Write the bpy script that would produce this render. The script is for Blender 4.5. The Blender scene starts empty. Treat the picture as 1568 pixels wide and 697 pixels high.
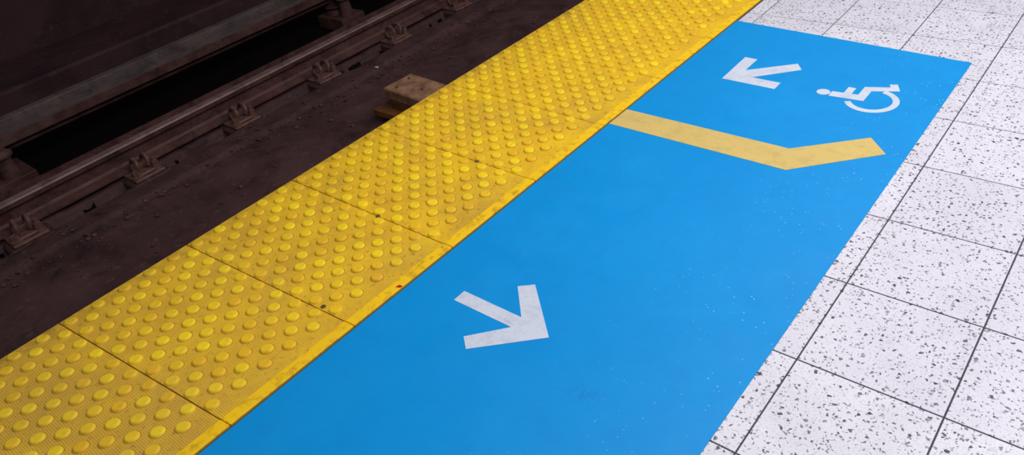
import bpy, bmesh, math, random
import numpy as np
from mathutils import Vector, Matrix, noise as mnoise
random.seed(7)
sc=bpy.context.scene
def lin(c):
    return tuple(((v/255)/12.92 if v/255<=.04045 else ((v/255+.055)/1.055)**2.4) for v in c)+(1,)
# ---------- material helpers ----------
class M:
    def __init__(s,name,rough=.5,spec=.5):
        s.m=bpy.data.materials.new(name); s.m.use_nodes=True
        s.n=s.m.node_tree.nodes; s.l=s.m.node_tree.links
        s.b=s.n['Principled BSDF']; s.b.inputs['Roughness'].default_value=rough
        s.b.inputs['Specular IOR Level'].default_value=spec
        s.tc=s.n.new('ShaderNodeTexCoord').outputs['Object']
    def _i(s,sock,v):
        if isinstance(v,bpy.types.NodeSocket): s.l.new(v,sock)
        else: sock.default_value=v
    def noise(s,scale,detail=4,rough=.55,vec=None,color=False,dist=0):
        n=s.n.new('ShaderNodeTexNoise'); s.l.new(vec or s.tc,n.inputs['Vector'])
        n.inputs['Scale'].default_value=scale;n.inputs['Detail'].default_value=detail;n.inputs['Roughness'].default_value=rough
        n.inputs['Distortion'].default_value=dist
        return n.outputs['Color' if color else 'Fac']
    def voro(s,scale,vec=None,dim='3D',feature='F1',metric='EUCLIDEAN',rand=1):
        n=s.n.new('ShaderNodeTexVoronoi'); n.voronoi_dimensions=dim; n.feature=feature; n.distance=metric
        s.l.new(vec or s.tc,n.inputs['Vector']); n.inputs['Scale'].default_value=scale; n.inputs['Randomness'].default_value=rand
        return n
    def math(s,op,a,b=0.,clamp=False):
        n=s.n.new('ShaderNodeMath'); n.operation=op; n.use_clamp=clamp
        s._i(n.inputs[0],a); s._i(n.inputs[1],b); return n.outputs[0]
    def vmath(s,op,a,b=(0,0,0),scale=None):
        n=s.n.new('ShaderNodeVectorMath'); n.operation=op
        s._i(n.inputs[0],a); 
        if op=='SCALE': s._i(n.inputs['Scale'],scale)
        else: s._i(n.inputs[1],b)
        return n.outputs['Value'] if op=='DISTANCE' else n.outputs[0]
    def mapped(s,scale,rotz=0):
        mp=s.n.new('ShaderNodeMapping'); s.l.new(s.tc,mp.inputs[0]); mp.inputs['Rotation'].default_value=(0,0,rotz); mp.inputs['Scale'].default_value=scale
        return mp.outputs[0]
    def ramp(s,f,a,b,c0=0.,c1=1.):
        n=s.n.new('ShaderNodeMapRange'); s._i(n.inputs['Value'],f)
        n.inputs['From Min'].default_value=a;n.inputs['From Max'].default_value=b
        n.inputs['To Min'].default_value=c0;n.inputs['To Max'].default_value=c1
        return n.outputs['Result']
    def mix(s,f,a,b,mode='MIX'):
        n=s.n.new('ShaderNodeMix'); n.data_type='RGBA'; n.blend_type=mode
        s._i(n.inputs['Factor'],f)
        A=[i for i in n.inputs if i.name=='A' and i.type=='RGBA'][0];B=[i for i in n.inputs if i.name=='B' and i.type=='RGBA'][0]
        s._i(A,a); s._i(B,b); return [o for o in n.outputs if o.type=='RGBA'][0]
    def sep(s,v=None):
        n=s.n.new('ShaderNodeSeparateXYZ'); s.l.new(v or s.tc,n.inputs[0]); return n.outputs
    def island(s):
        return s.n.new('ShaderNodeNewGeometry').outputs['Random Per Island']
    def col(s,v): s._i(s.b.inputs['Base Color'],v); return s
    def rough(s,v): s._i(s.b.inputs['Roughness'],v); return s
    def bump(s,h,strength=.3,dist=.002):
        n=s.n.new('ShaderNodeBump'); s.l.new(h,n.inputs['Height']); n.inputs['Strength'].default_value=strength; n.inputs['Distance'].default_value=dist
        s.l.new(n.outputs[0],s.b.inputs['Normal']); return s

# terrazzo
t=M('terrazzo',.3,.4)
w=t.noise(120,2,color=True); w=t.vmath('SUBTRACT',w,(.5,.5,.5)); w=t.vmath('SCALE',w,scale=.016); v=t.vmath('ADD',t.tc,w)
def chips(scale,lo,k,vec):
    vo=t.voro(scale,vec,'2D'); s_=t.sep(vo.outputs['Color'])
    r=t.math('MULTIPLY',t.math('SUBTRACT',s_[0],lo),k)
    return t.ramp(t.math('SUBTRACT',r,vo.outputs['Distance']),0,.04), s_[1]
isl=t.island()
basec=t.mix(t.noise(9,5),lin((208,206,216)),lin((231,229,239)))
basec=t.mix(t.math('MULTIPLY',isl,.35),basec,lin((192,189,202)))
basec=t.mix(t.ramp(t.noise(3,5),.52,.75,0,.3),basec,lin((186,182,190)))
fine=t.ramp(t.noise(210,3),.34,.46,.6,0.)
basec=t.mix(fine,basec,lin((166,163,174)))
c3,g3=chips(20,.45,.3,t.vmath('ADD',v,(7.3,2.1,0)))
basec=t.mix(t.math('MULTIPLY',c3,.4),basec,lin((184,181,192)))
c1,g1=chips(60,.34,.42,v)
dk=t.mix(t.math('POWER',g1,1.5),lin((50,48,56)),lin((144,141,150)))
basec=t.mix(c1,basec,dk)
c2,g2=chips(125,.52,.8,t.vmath('ADD',v,(3.7,9.1,0)))
basec=t.mix(c2,basec,t.mix(g2,lin((62,58,66)),lin((154,151,158))))
t.col(basec).rough(t.ramp(t.noise(5,4),.3,.7,.27,.42))
TERR=t.m
g=M('dark_grout',.9); g.col(g.mix(g.noise(30),lin((44,42,46)),lin((86,82,88)))); GROUT=g.m

# blue vinyl
b=M('blue_vinyl',.45,.2)
bc=b.mix(b.noise(2.2,5,.6),lin((0,137,210)),lin((0,148,222)))
bc=b.mix(b.ramp(b.noise(14,6,.7),.45,.75,0,.3),bc,lin((4,126,196)))
bc=b.mix(b.ramp(b.noise(3.1,6,.65,dist=.5),.5,.72,0,.25),bc,lin((20,156,228)))
scr=b.ramp(b.noise(1.6,6,.7,vec=b.mapped((3,40,1),.7)),.66,.74,0,.25)
bc=b.mix(scr,bc,lin((8,92,156)))
scr=b.ramp(b.noise(2.3,6,.7,vec=b.mapped((30,2.5,1),-.3)),.66,.74,0,.25)
bc=b.mix(scr,bc,lin((70,170,222)))
for (cx_,cy_,rr,am) in [(-.335,-.35,.05,.32),(-.66,.98,.035,.25)]:
    msk=b.ramp(b.vmath('DISTANCE',b.tc,(cx_,cy_,0)),rr*.2,rr,1,0)
    st=b.ramp(b.noise(5,5,.7,vec=b.mapped((14,3,1),.5)),.48,.64,0,am)
    bc=b.mix(b.math('MULTIPLY',msk,st,True),bc,lin((10,84,144)))
sx=b.sep()
edge=b.ramp(sx[0],-.5,-.06,0,1)
sp=b.voro(110); spk=b.math('MULTIPLY',b.ramp(sp.outputs['Distance'],.12,.22,1,0),b.math('GREATER_THAN',b.sep(sp.outputs['Color'])[0],.86))
spk=b.math('MULTIPLY',spk,b.math('MULTIPLY',edge,b.ramp(b.noise(5),.42,.6)),clamp=True)
bc=b.mix(spk,bc,lin((190,215,230)))
b.col(bc).rough(b.ramp(b.noise(6,5),.3,.7,.38,.55)); b.bump(b.noise(300,2),.12,.001); BLUE=b.m

def paint(name,c1,c2,dirt,dark):
    p=M(name,.5,.3); c=p.mix(p.noise(8,5),lin(c1),lin(c2))
    c=p.mix(p.ramp(p.noise(22,7,.7),.48,.75,0,.6),c,lin(dirt))
    c=p.mix(p.ramp(p.noise(160,3,.7),.62,.72,0,.6),c,lin(dark))
    c=p.mix(p.ramp(p.noise(3,5,.7,vec=p.mapped((3,30,1),-.35)),.62,.72,0,.5),c,lin(dark))
    p.col(c); p.bump(p.noise(250,2),.1,.001); return p.m
WHITE=paint('white_vinyl',(210,216,229),(198,206,221),(160,170,190),(120,124,140))
TAN=paint('ochre_vinyl',(220,192,112),(206,178,104),(180,154,98),(136,116,82))

# tactile yellow
def yellow(name,dome,ring=False):
    y=M(name,.5,.35)
    s=y.sep()
    if dome: base=y.mix(y.math('POWER',y.island(),.8),lin((238,186,24)),lin((255,222,18)))
    else: base=y.mix(y.noise(4,5,.6),lin((240,186,22)),lin((255,212,26)))
    if ring: base=y.mix(y.ramp(y.noise(50,4),.3,.7),lin((214,158,28)),lin((158,110,36)))  # mottled brown paints the shading around the dome foot
    d=y.ramp(y.noise(7,8,.72),.42,.72,0,.55 if not dome else .3)
    base=y.mix(d,base,lin((192,140,42)))
    d2=y.ramp(y.noise(2.3,6,.65,dist=.4),.50,.70,0,.42 if not dome else .2)
    base=y.mix(d2,base,lin((166,128,70)))
    d3=y.ramp(y.noise(60,5,.7),.56,.72,0,.65 if not dome else .25)
    base=y.mix(d3,base,lin((112,76,36)))
    d4=y.ramp(s[1],.1,-1.1,0,.30 if not dome else .1); base=y.mix(d4,base,lin((204,160,78)))
    eb=y.ramp(s[0],-1.775,-1.70,.5,0); eb=y.math('MULTIPLY',eb,y.ramp(y.noise(25,4),.35,.6),clamp=True); base=y.mix(eb,base,lin((128,86,34)))
    y.col(base)
    if not dome:
        a=y.math('SINE',y.math('MULTIPLY',s[0],2*math.pi/.0058)); c=y.math('SINE',y.math('MULTIPLY',s[1],2*math.pi/.0058))
        y.bump(y.math('MAXIMUM',a,c),.6,.0014)
    else: y.bump(y.noise(200,3),.25,.001)
    y.rough(y.ramp(y.noise(12,5),.3,.7,.38,.62))
    return y.m
YEL=yellow('yellow_tactile',False); YDOME=yellow('yellow_dome',True); YRING=yellow('dome_foot_shade',False,True)
ys=M('yellow_border',.45,.4); c=ys.mix(ys.noise(10,5),lin((255,210,12)),lin((244,190,18)))
c=ys.mix(ys.ramp(ys.noise(30,7,.7),.50,.70,0,.75),c,lin((140,98,30))); ys.col(c); YSTR=ys.m
jd=M('joint_dirt',.9); jd.col(jd.mix(jd.noise(40),lin((66,48,26)),lin((120,84,34)))); JOINT=jd.m

def grimy(name,a,bcol,cc,rough=.75,sc1=3,metal=0,bd=.006,spec=.3):
    y=M(name,rough,spec)
    c=y.mix(y.ramp(y.noise(sc1,7,.62),.35,.65),lin(a),lin(bcol))
    c=y.mix(y.ramp(y.noise(sc1*1.7,7,.7,dist=.6),.50,.68,0,.7),c,lin(tuple(int(q*.5) for q in a)))
    c=y.mix(y.ramp(y.noise(sc1*6,7,.7),.57,.78,0,.7),c,lin(cc))
    y.col(c); y.bump(y.noise(45,6,.7),.5,bd); y.b.inputs['Metallic'].default_value=metal
    y.rough(y.ramp(y.noise(sc1*2,5),.35,.65,rough-.25,rough+.1)); return y.m
BED=grimy('sooty_concrete',(68,43,44),(88,59,58),(122,98,94),.72,2.2,0,.012)
BLACK=grimy('painted_shade_black',(14,8,9),(20,12,12),(34,22,22),.95,8,0,.03,.1)  # near-black colour stands in for shade in trench and rail channels
WALLM=grimy('sooty_wall',(80,52,56),(66,42,46),(112,88,88),.75,1.5)
STEEL=grimy('rusty_steel',(86,56,53),(108,76,71),(58,36,33),.6,5,.1)
HEAD=grimy('worn_rail_steel',(132,106,101),(152,126,119),(92,68,63),.45,6,.2,.002)  # worn head, colour also lightened to paint a rim highlight
COVER=grimy('dusty_cover',(96,82,80),(116,100,96),(54,42,42),.75,3)
CLIP=grimy('rusty_clip',(98,64,56),(124,88,78),(58,36,33),.6,14,0,.006,.5)
WOOD=grimy('weathered_timber',(178,134,100),(122,88,68),(82,56,44),.8,12)
WOODY=grimy('yellow_stained_timber',(134,84,36),(82,52,36),(46,30,26),.8,8)
PLAT=grimy('platform_concrete',(90,80,74),(70,60,56),(50,42,40))
red=M('red_litter_mat',.5); red.col(lin((190,20,24))); RED=red.m
blk=M('screw_dark',.6); blk.col(lin((90,66,34))); SCREW=blk.m
chipm=M('pale_debris',.8); chipm.col(lin((200,190,180))); PALE=chipm.m

# ---------- mesh helpers ----------
def obj(name,bm,mats,smooth=False,parent=None):
    me=bpy.data.meshes.new(name); bm.normal_update(); bm.to_mesh(me); bm.free()
    for m in (mats if isinstance(mats,list) else [mats]): me.materials.append(m)
    if smooth:
        for p in me.polygons: p.use_smooth=True
    o=bpy.data.objects.new(name,me); sc.collection.objects.link(o)
    if parent: o.parent=parent
    return o
def box(bm,x0,x1,y0,y1,z0,z1,mi=0,bev=0):
    r=bmesh.ops.create_cube(bm,size=1); vs=r['verts']
    for v in vs: v.co=Vector(((x0+x1)/2+v.co.x*(x1-x0),(y0+y1)/2+v.co.y*(y1-y0),(z0+z1)/2+v.co.z*(z1-z0)))
    fs=set(f for v in vs for f in v.link_faces)
    for f in fs: f.material_index=mi
    if bev:
        es=set(e for v in vs for e in v.link_edges)
        r=bmesh.ops.bevel(bm,geom=list(es),offset=bev,segments=1,affect='EDGES')
        for f in r['faces']: f.material_index=mi
def poly_prism(bm,pts,z0,z1,mi=0):
    n=len(pts); a=[bm.verts.new((x,y,z1)) for x,y in pts]; bb=[bm.verts.new((x,y,z0)) for x,y in pts]
    fs=[bm.faces.new(a)]+[bm.faces.new((a[i],bb[i],bb[(i+1)%n],a[(i+1)%n])) for i in range(n)]
    for f in fs: f.material_index=mi
    bmesh.ops.recalc_face_normals(bm,faces=fs)
def cyl(bm,x,y,z0,z1,r,seg=16,r2=None,mi=0):
    r2=r if r2 is None else r2
    a=[bm.verts.new((x+r*math.cos(2*math.pi*i/seg),y+r*math.sin(2*math.pi*i/seg),z0)) for i in range(seg)]
    c=[bm.verts.new((x+r2*math.cos(2*math.pi*i/seg),y+r2*math.sin(2*math.pi*i/seg),z1)) for i in range(seg)]
    fs=[bm.faces.new(c),bm.faces.new(a[::-1])]
    for i in range(seg): fs.append(bm.faces.new((a[i],a[(i+1)%seg],c[(i+1)%seg],c[i])))
    for f in fs: f.material_index=mi
def extrude_profile(bm,prof,y0,y1,mi=0):
    a=[bm.verts.new((x,y0,z)) for x,z in prof]; c=[bm.verts.new((x,y1,z)) for x,z in prof]; n=len(prof)
    fs=[bm.faces.new(a),bm.faces.new(c[::-1])]+[bm.faces.new((a[i],c[i],c[(i+1)%n],a[(i+1)%n])) for i in range(n)]
    for f in fs: f.material_index=mi
    bmesh.ops.recalc_face_normals(bm,faces=fs)

Y0,Y1=-3.2,7.0
EDGE=-1.776; YIN=-0.990
# ---------- floor: terrazzo tiles ----------
T=.3048; G=.0018
bm=bmesh.new()
box(bm,YIN,3.0,Y0,Y1,-.25,-.0015,1)
i0=math.floor(YIN/T)
for i in range(i0,10):
    for j in range(int(Y0/T),int(Y1/T)):
        x0=max(i*T,YIN+.008)+G; x1=(i+1)*T-G
        box(bm,x0,x1,j*T+G,(j+1)*T-G,-.012,0,0,.0006)
floor=obj('floor',bm,[TERR,GROUT])
# ---------- blue mat ----------
bm=bmesh.new()
poly_prism(bm,[(-.984,Y0+.3),(-.056,Y0+.3),(-.056,1.655),(-.984,1.728)],0,.0015)
mat=obj('blue_floor_marking',bm,BLUE)
Z0,Z1=.0015,.0022
c=-.242
bm=bmesh.new()
poly_prism(bm,[(-.828,c-.021),(-.828,c+.021),(-.628,c+.021),(-.713,c+.111),(-.676,c+.141),(-.523,c),(-.676,c-.141),(-.711,c-.111),(-.628,c-.021)][::-1],Z0,Z1)
obj('floor_arrow',bm,WHITE)
bm=bmesh.new()
poly_prism(bm,[(-.790,1.203),(-.793,1.405),(-.742,1.403),(-.742,1.300),(-.590,1.424),(-.558,1.380),(-.695,1.254),(-.583,1.252),(-.583,1.198)],Z0,Z1)
obj('floor_arrow.001',bm,WHITE)
bm=bmesh.new()
poly_prism(bm,[(-.984,.728),(-.334,.717),(-.112,.931),(-.182,1.008),(-.375,.838),(-.984,.845)],Z0,Z1)
obj('yellow_boundary_stripe',bm,TAN)
# wheelchair symbol: local (u forward=+y, v up=-x), origin wheel centre
bm=bmesh.new()
cx,cy=-.262,1.247
SS=1.035
def W(u,v): return (cx-v*SS,cy+u*SS)
def upoly(pts,dz=0):
    poly_prism(bm,[W(*p) for p in pts],Z0,Z1+dz)
upoly([(-.002+.021*math.cos(a*math.pi/12),.157+.022*math.sin(a*math.pi/12)) for a in range(24)])
R1,R2=.084,.0635
a0,a1=math.radians(118),math.radians(348)
N=48
out=[(R1*math.cos(a0+(a1-a0)*k/N),R1*math.sin(a0+(a1-a0)*k/N)) for k in range(N+1)]
inn=[(R2*math.cos(a0+(a1-a0)*k/N),R2*math.sin(a0+(a1-a0)*k/N)) for k in range(N+1)]
for k in range(N): upoly([out[k],out[k+1],inn[k+1],inn[k]])
upoly([(-.022,.133),(.014,.133),(.017,.096),(.064,.096),(.064,.071),(.020,.071),(.022,.050),(.084,.050),(.112,-.024),(.132,-.015),(.141,-.038),(.096,-.059),(.062,.021),(-.014,.021)],.0001)
obj('wheelchair_symbol',bm,WHITE)

# ---------- tactile paving ----------
P=.4055; J0=-.905
bm=bmesh.new()
XB=-1.030
for k in range(-5,18):
    ya=J0+k*P; yb=ya+P
    box(bm,EDGE,XB,ya+.0013,yb-.0013,-.03,.0015,0,.001)
    box(bm,XB+.0006,YIN-.003,ya+.0008,yb-.0008,-.03,.004,3,.002)
    for row in range(17):
        x=-1.748+row*.0412
        for q in range(5):
            yy=ya+(q+ (.25 if row%2==0 else .75))*P/5
            seg=18
            prof=[(.0188,.0),(.0170,.0040),(.0136,.0062)]
            if yy-.021>ya and yy+.021<yb and row>0:
                rr=.0210
                o_=[bm.verts.new((x+rr*math.cos(2*math.pi*s/seg),yy+rr*math.sin(2*math.pi*s/seg),.00165)) for s in range(seg)]
                bm.faces.new(o_).material_index=4  # disc under the dome, its rim painted as dome shading
            rings=[]
            for r,z in prof:
                rings.append([bm.verts.new((x+r*math.cos(2*math.pi*s/seg),yy+r*math.sin(2*math.pi*s/seg),.0014+z)) for s in range(seg)])
            for a,b2 in zip(rings[:-1],rings[1:]):
                for s in range(seg):
                    f=bm.faces.new((a[s],a[(s+1)%seg],b2[(s+1)%seg],b2[s])); f.material_index=1; f.smooth=True
            f=bm.faces.new(rings[-1]); f.material_index=1
# the tiles were laid slightly out of square
SKY=[-3,-.905,-.49,-.08,.32,1.13,4]; SKV=[.08,.072,.04,0,-.008,-.028,-.04]
for v_ in bm.verts: v_.co.y+=float(np.interp(v_.co.y,SKY,SKV))*(v_.co.x+1.38)/.78
box(bm,EDGE+.004,YIN,-2.95,6.45,-.25,-.003,2)
tac=obj('tactile_paving',bm,[YEL,YDOME,JOINT,YSTR,YRING])
bm=bmesh.new()
for (x,y) in [(-1.13,-.474),(-1.32,-.094),(-1.25,.31)]:
    cyl(bm,x,y,.0016,.0040,.008,16,.006)
obj('paving_screw',bm,SCREW,parent=tac)
bm=bmesh.new(); poly_prism(bm,[(-1.006,-.310),(-.995,-.306),(-.993,-.299),(-1.004,-.300)],.0041,.0065); obj('red_litter',bm,RED)

# ---------- platform face ----------
bm=bmesh.new()
box(bm,EDGE+.012,3.0,Y0,Y1,-1.15,-.251,0)
obj('wall_platform_edge',bm,PLAT)

# ---------- track bed ----------
ZB=-.90
def sm(a,b,x):
    t_=min(1,max(0,(x-a)/(b-a))); return t_*t_*(3-2*t_)
def bedh(x,y):
    n1=mnoise.fractal(Vector((x*2.2,y*2.2,0)),1.0,2.0,5)
    n2=mnoise.fractal(Vector((x*9,y*9,4)),1.0,2.0,4)
    h=.010*n1+.006*n2
    xs=-3.93+.03*n1+.012*n2
    pl=1-sm(xs-.03,xs+.02,x)
    h+=.026*pl
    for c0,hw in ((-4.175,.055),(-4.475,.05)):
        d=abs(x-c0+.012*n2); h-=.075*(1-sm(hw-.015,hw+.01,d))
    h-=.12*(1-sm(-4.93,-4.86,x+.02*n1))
    return h
bm=bmesh.new()
xs=np.concatenate([np.arange(-4.98,-3.8,.0125),np.arange(-3.8,EDGE-.001,.04),[EDGE+.010]]); yv=np.concatenate([np.arange(-2.2,4.0,.025),np.arange(4.0,12,.1)])
grid=[[bm.verts.new((x,y,ZB-.004+bedh(x,y))) for y in yv] for x in xs]
for i in range(len(xs)-1):
    for j in range(len(yv)-1):
        f=bm.faces.new((grid[i][j],grid[i+1][j],grid[i+1][j+1],grid[i][j+1])); f.smooth=True
        if f.calc_center_median().z<ZB-.030: f.material_index=1  # sunken faces painted black as the shade beside the rail
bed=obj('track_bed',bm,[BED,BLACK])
bm=bmesh.new()
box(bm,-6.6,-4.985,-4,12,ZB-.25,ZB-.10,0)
obj('trench_shade_floor',bm,[BLACK],parent=bed)  # trench floor coloured black to paint the shade around the power rail
def rail(name,xc,zb,mat):
    prof=[(-.075,0),(.075,0),(.075,.012),(.022,.030),(.009,.045),(.009,.108),(.034,.122),(.037,.150),(.030,.158),(-.030,.158),(-.037,.150),(-.034,.122),(-.009,.108),(-.009,.045),(-.022,.030),(-.075,.012)]
    bm=bmesh.new(); extrude_profile(bm,[(xc+x,zb+z) for x,z in prof],-4,12)
    for f in bm.faces:
        if f.calc_center_median().z>zb+.151: f.material_index=1
    return obj(name,bm,[STEEL,mat])
XR=-4.33; ZR=ZB+.0465
rl=rail('rail',XR,ZR,HEAD)
bm=bmesh.new()
extrude_profile(bm,[(-4.70,ZB+.032),(-4.60,ZB+.032),(-4.60,ZB+.045),(-4.685,ZB+.045),(-4.685,ZB+.10),(-4.70,ZB+.10)],-4,12)
obj('guard_angle',bm,[STEEL])
def tube(bm,pts,r,seg=8):
    prev=None
    for i,p in enumerate(pts):
        p=Vector(p); d=(Vector(pts[min(i+1,len(pts)-1)])-Vector(pts[max(i-1,0)])).normalized()
        a=d.orthogonal().normalized() if prev is None else (pa-d*pa.dot(d)).normalized()
        pa=a; bb=d.cross(a)
        ring=[bm.verts.new(p+r*(math.cos(2*math.pi*s/seg)*a+math.sin(2*math.pi*s/seg)*bb)) for s in range(seg)]
        if prev:
            for s in range(seg): bm.faces.new((prev[s],prev[(s+1)%seg],ring[(s+1)%seg],ring[s]))
        else: bm.faces.new(ring[::-1])
        prev=ring
    bm.faces.new(prev)
def fastener_mesh():
    bm=bmesh.new()
    box(bm,-.23,.25,-.13,.13,-.09,-.001,0,.012)   # concrete pad
    for f in bm.faces: f.material_index=1
    box(bm,-.21,.235,-.10,.10,0,.017,0,.004)
    for s in (1,-1):
        box(bm,s*.155-.055,s*.155+.055,-.05,.05,.017,.034,0,.006)
        box(bm,s*.10-.022,s*.10+.022,-.035,.035,.030,.062,0,.006)
        cyl(bm,s*.19,.066,.017,.03,.034,18); cyl(bm,s*.19,.066,.03,.072,.025,6,.022)
        cyl(bm,s*.19,-.066,.017,.03,.034,18); cyl(bm,s*.19,-.066,.03,.062,.025,6,.022)
        cyl(bm,s*.19,.066,.072,.098,.012,10)
        for off in (-.035,.035):
            pts=[]
            for k in range(26):
                a=k/25*math.pi*1.7-.4
                pts.append((s*(.132+.048*math.cos(a)),off+.012*math.sin(a*.8),.070+.040*math.sin(a)))
            tube(bm,pts,.014)
    me=bpy.data.meshes.new('rail_fastener'); bm.normal_update(); bm.to_mesh(me); bm.free(); me.materials.append(CLIP); me.materials.append(BED); return me
fm=fastener_mesh()
for k in range(-3,15):
    o=bpy.data.objects.new('rail_fastener',fm); sc.collection.objects.link(o); o.parent=bed
    o.location=(XR,-.5+.735*k,ZB+.029); o.rotation_euler=(0,0,random.uniform(-.04,.04))
# power rail with cover, on insulators
ZC=-.66
bm=bmesh.new()
box(bm,-5.30,-5.24,-4,12,ZC-.12,ZC-.02,0,.008)
box(bm,-5.36,-5.18,-4,12,ZC-.02,ZC+.0,1,.004)
box(bm,-5.44,-5.36,-4,12,ZC-.05,ZC+.045,1,.006)
box(bm,-5.19,-5.175,-4,12,ZC-.06,ZC+.006,0,.003)
tr=obj('power_rail',bm,[STEEL,COVER])
bm=bmesh.new()
for k in range(-2,4):
    yy=-.244+2.95*k
    box(bm,-5.38,-5.03,yy-.13,yy+.13,ZB-.099,ZB+.01,0,.004)
    cyl(bm,-5.27,yy,ZB+.01,ZB+.05,.09,20,.07);cyl(bm,-5.27,yy,ZB+.05,ZB+.07,.05,20,.05);cyl(bm,-5.27,yy,ZB+.07,ZB+.095,.085,20,.06);cyl(bm,-5.27,yy,ZB+.095,ZC-.12,.05,20,.05)
    cyl(bm,-5.11,yy,ZB+.01,ZB+.16,.06,20,.045); cyl(bm,-5.11,yy,ZB+.16,ZB+.175,.075,20,.075); cyl(bm,-5.11,yy,ZB+.175,ZB+.20,.07,20,.045)
obj('insulators',bm,STEEL,parent=tr)
# far bench wall
bm=bmesh.new()
box(bm,-6.9,-6.61,-4,12,-1.15,2.2,0)
box(bm,-6.60,-5.90,-4,12,ZB-.099,-.62,0,.02)
obj('wall_track_side',bm,WALLM)
# timber stub (its foot beds into the rough track floor)
bm=bmesh.new()
box(bm,-3.27,-1.80,1.51,1.75,-.755,-.68,0,.008)
bmesh.ops.rotate(bm,verts=bm.verts[:],cent=(-3.28,1.5,0),matrix=Matrix.Rotation(math.radians(-4),3,'Z'))
box(bm,-3.34,-1.80,1.44,1.70,-.86,-.815,1,.006)
box(bm,-3.20,-1.80,1.50,1.72,-.895,-.755,1,.004)
for (x,y) in [(-3.18,1.55),(-3.2,1.68),(-3.0,1.60)]: cyl(bm,x,y,-.681,-.672,.010,10,.008,1)
obj('timber_block',bm,[WOOD,WOODY])
# gravel debris
bm=bmesh.new()
for k in range(900):
    x=random.uniform(-4.1,-2.3); 
    if random.random()<.5: x=random.gauss(-3.88,.06)
    y=random.uniform(-1.5,5); s=random.choice([.004,.006,.008,.013])*random.uniform(.7,1.2)
    zz=ZB-.004+bedh(x,y)
    r=bmesh.ops.create_icosphere(bm,subdivisions=1,radius=s)
    for v in r['verts']: v.co=Vector((x+v.co.x*random.uniform(.7,1.5),y+v.co.y*random.uniform(.7,1.4),zz+v.co.z*.6+s*.5))
    mi=1 if random.random()<.01 else 0
    for v in r['verts']:
        for f in v.link_faces: f.material_index=mi
obj('debris',bm,[STEEL,PALE],parent=bed)

# ---------- lights ----------
def area(name,loc,sx,sy,e,col=(1,1,1),rot=(0,0,0)):
    l=bpy.data.lights.new(name,'AREA'); l.shape='RECTANGLE'; l.size=sx; l.size_y=sy; l.energy=e; l.color=col
    o=bpy.data.objects.new(name,l); o.location=loc; o.rotation_euler=rot; sc.collection.objects.link(o)
area('ceiling_lamp',(.9,1.7,3.0),.3,5.5,122,(1,.98,1))
area('ceiling_lamp.001',(-.9,1.7,3.0),.3,5.5,58,(1,.98,.98))
wd=bpy.data.worlds.new('World'); sc.world=wd; wd.use_nodes=True
wd.node_tree.nodes['Background'].inputs[0].default_value=(.8,.82,.9,1); wd.node_tree.nodes['Background'].inputs[1].default_value=.17
# ---------- camera ----------
f,a,b_,c_=1.33018,0.94691,-0.16469,0.78186
cam=bpy.data.cameras.new('Camera'); cam.sensor_width=36; cam.lens=f*1000/1800*36; cam.sensor_fit='HORIZONTAL'
co=bpy.data.objects.new('Camera',cam); sc.collection.objects.link(co); sc.camera=co
R=Matrix.Rotation(c_,4,'Z')@Matrix.Rotation(a,4,'X')@Matrix.Rotation(b_,4,'Z')
co.matrix_world=Matrix.Translation((0.39849,-1.23456,1.32535))@R
cam.clip_start=.01
sc.view_settings.view_transform='Standard'
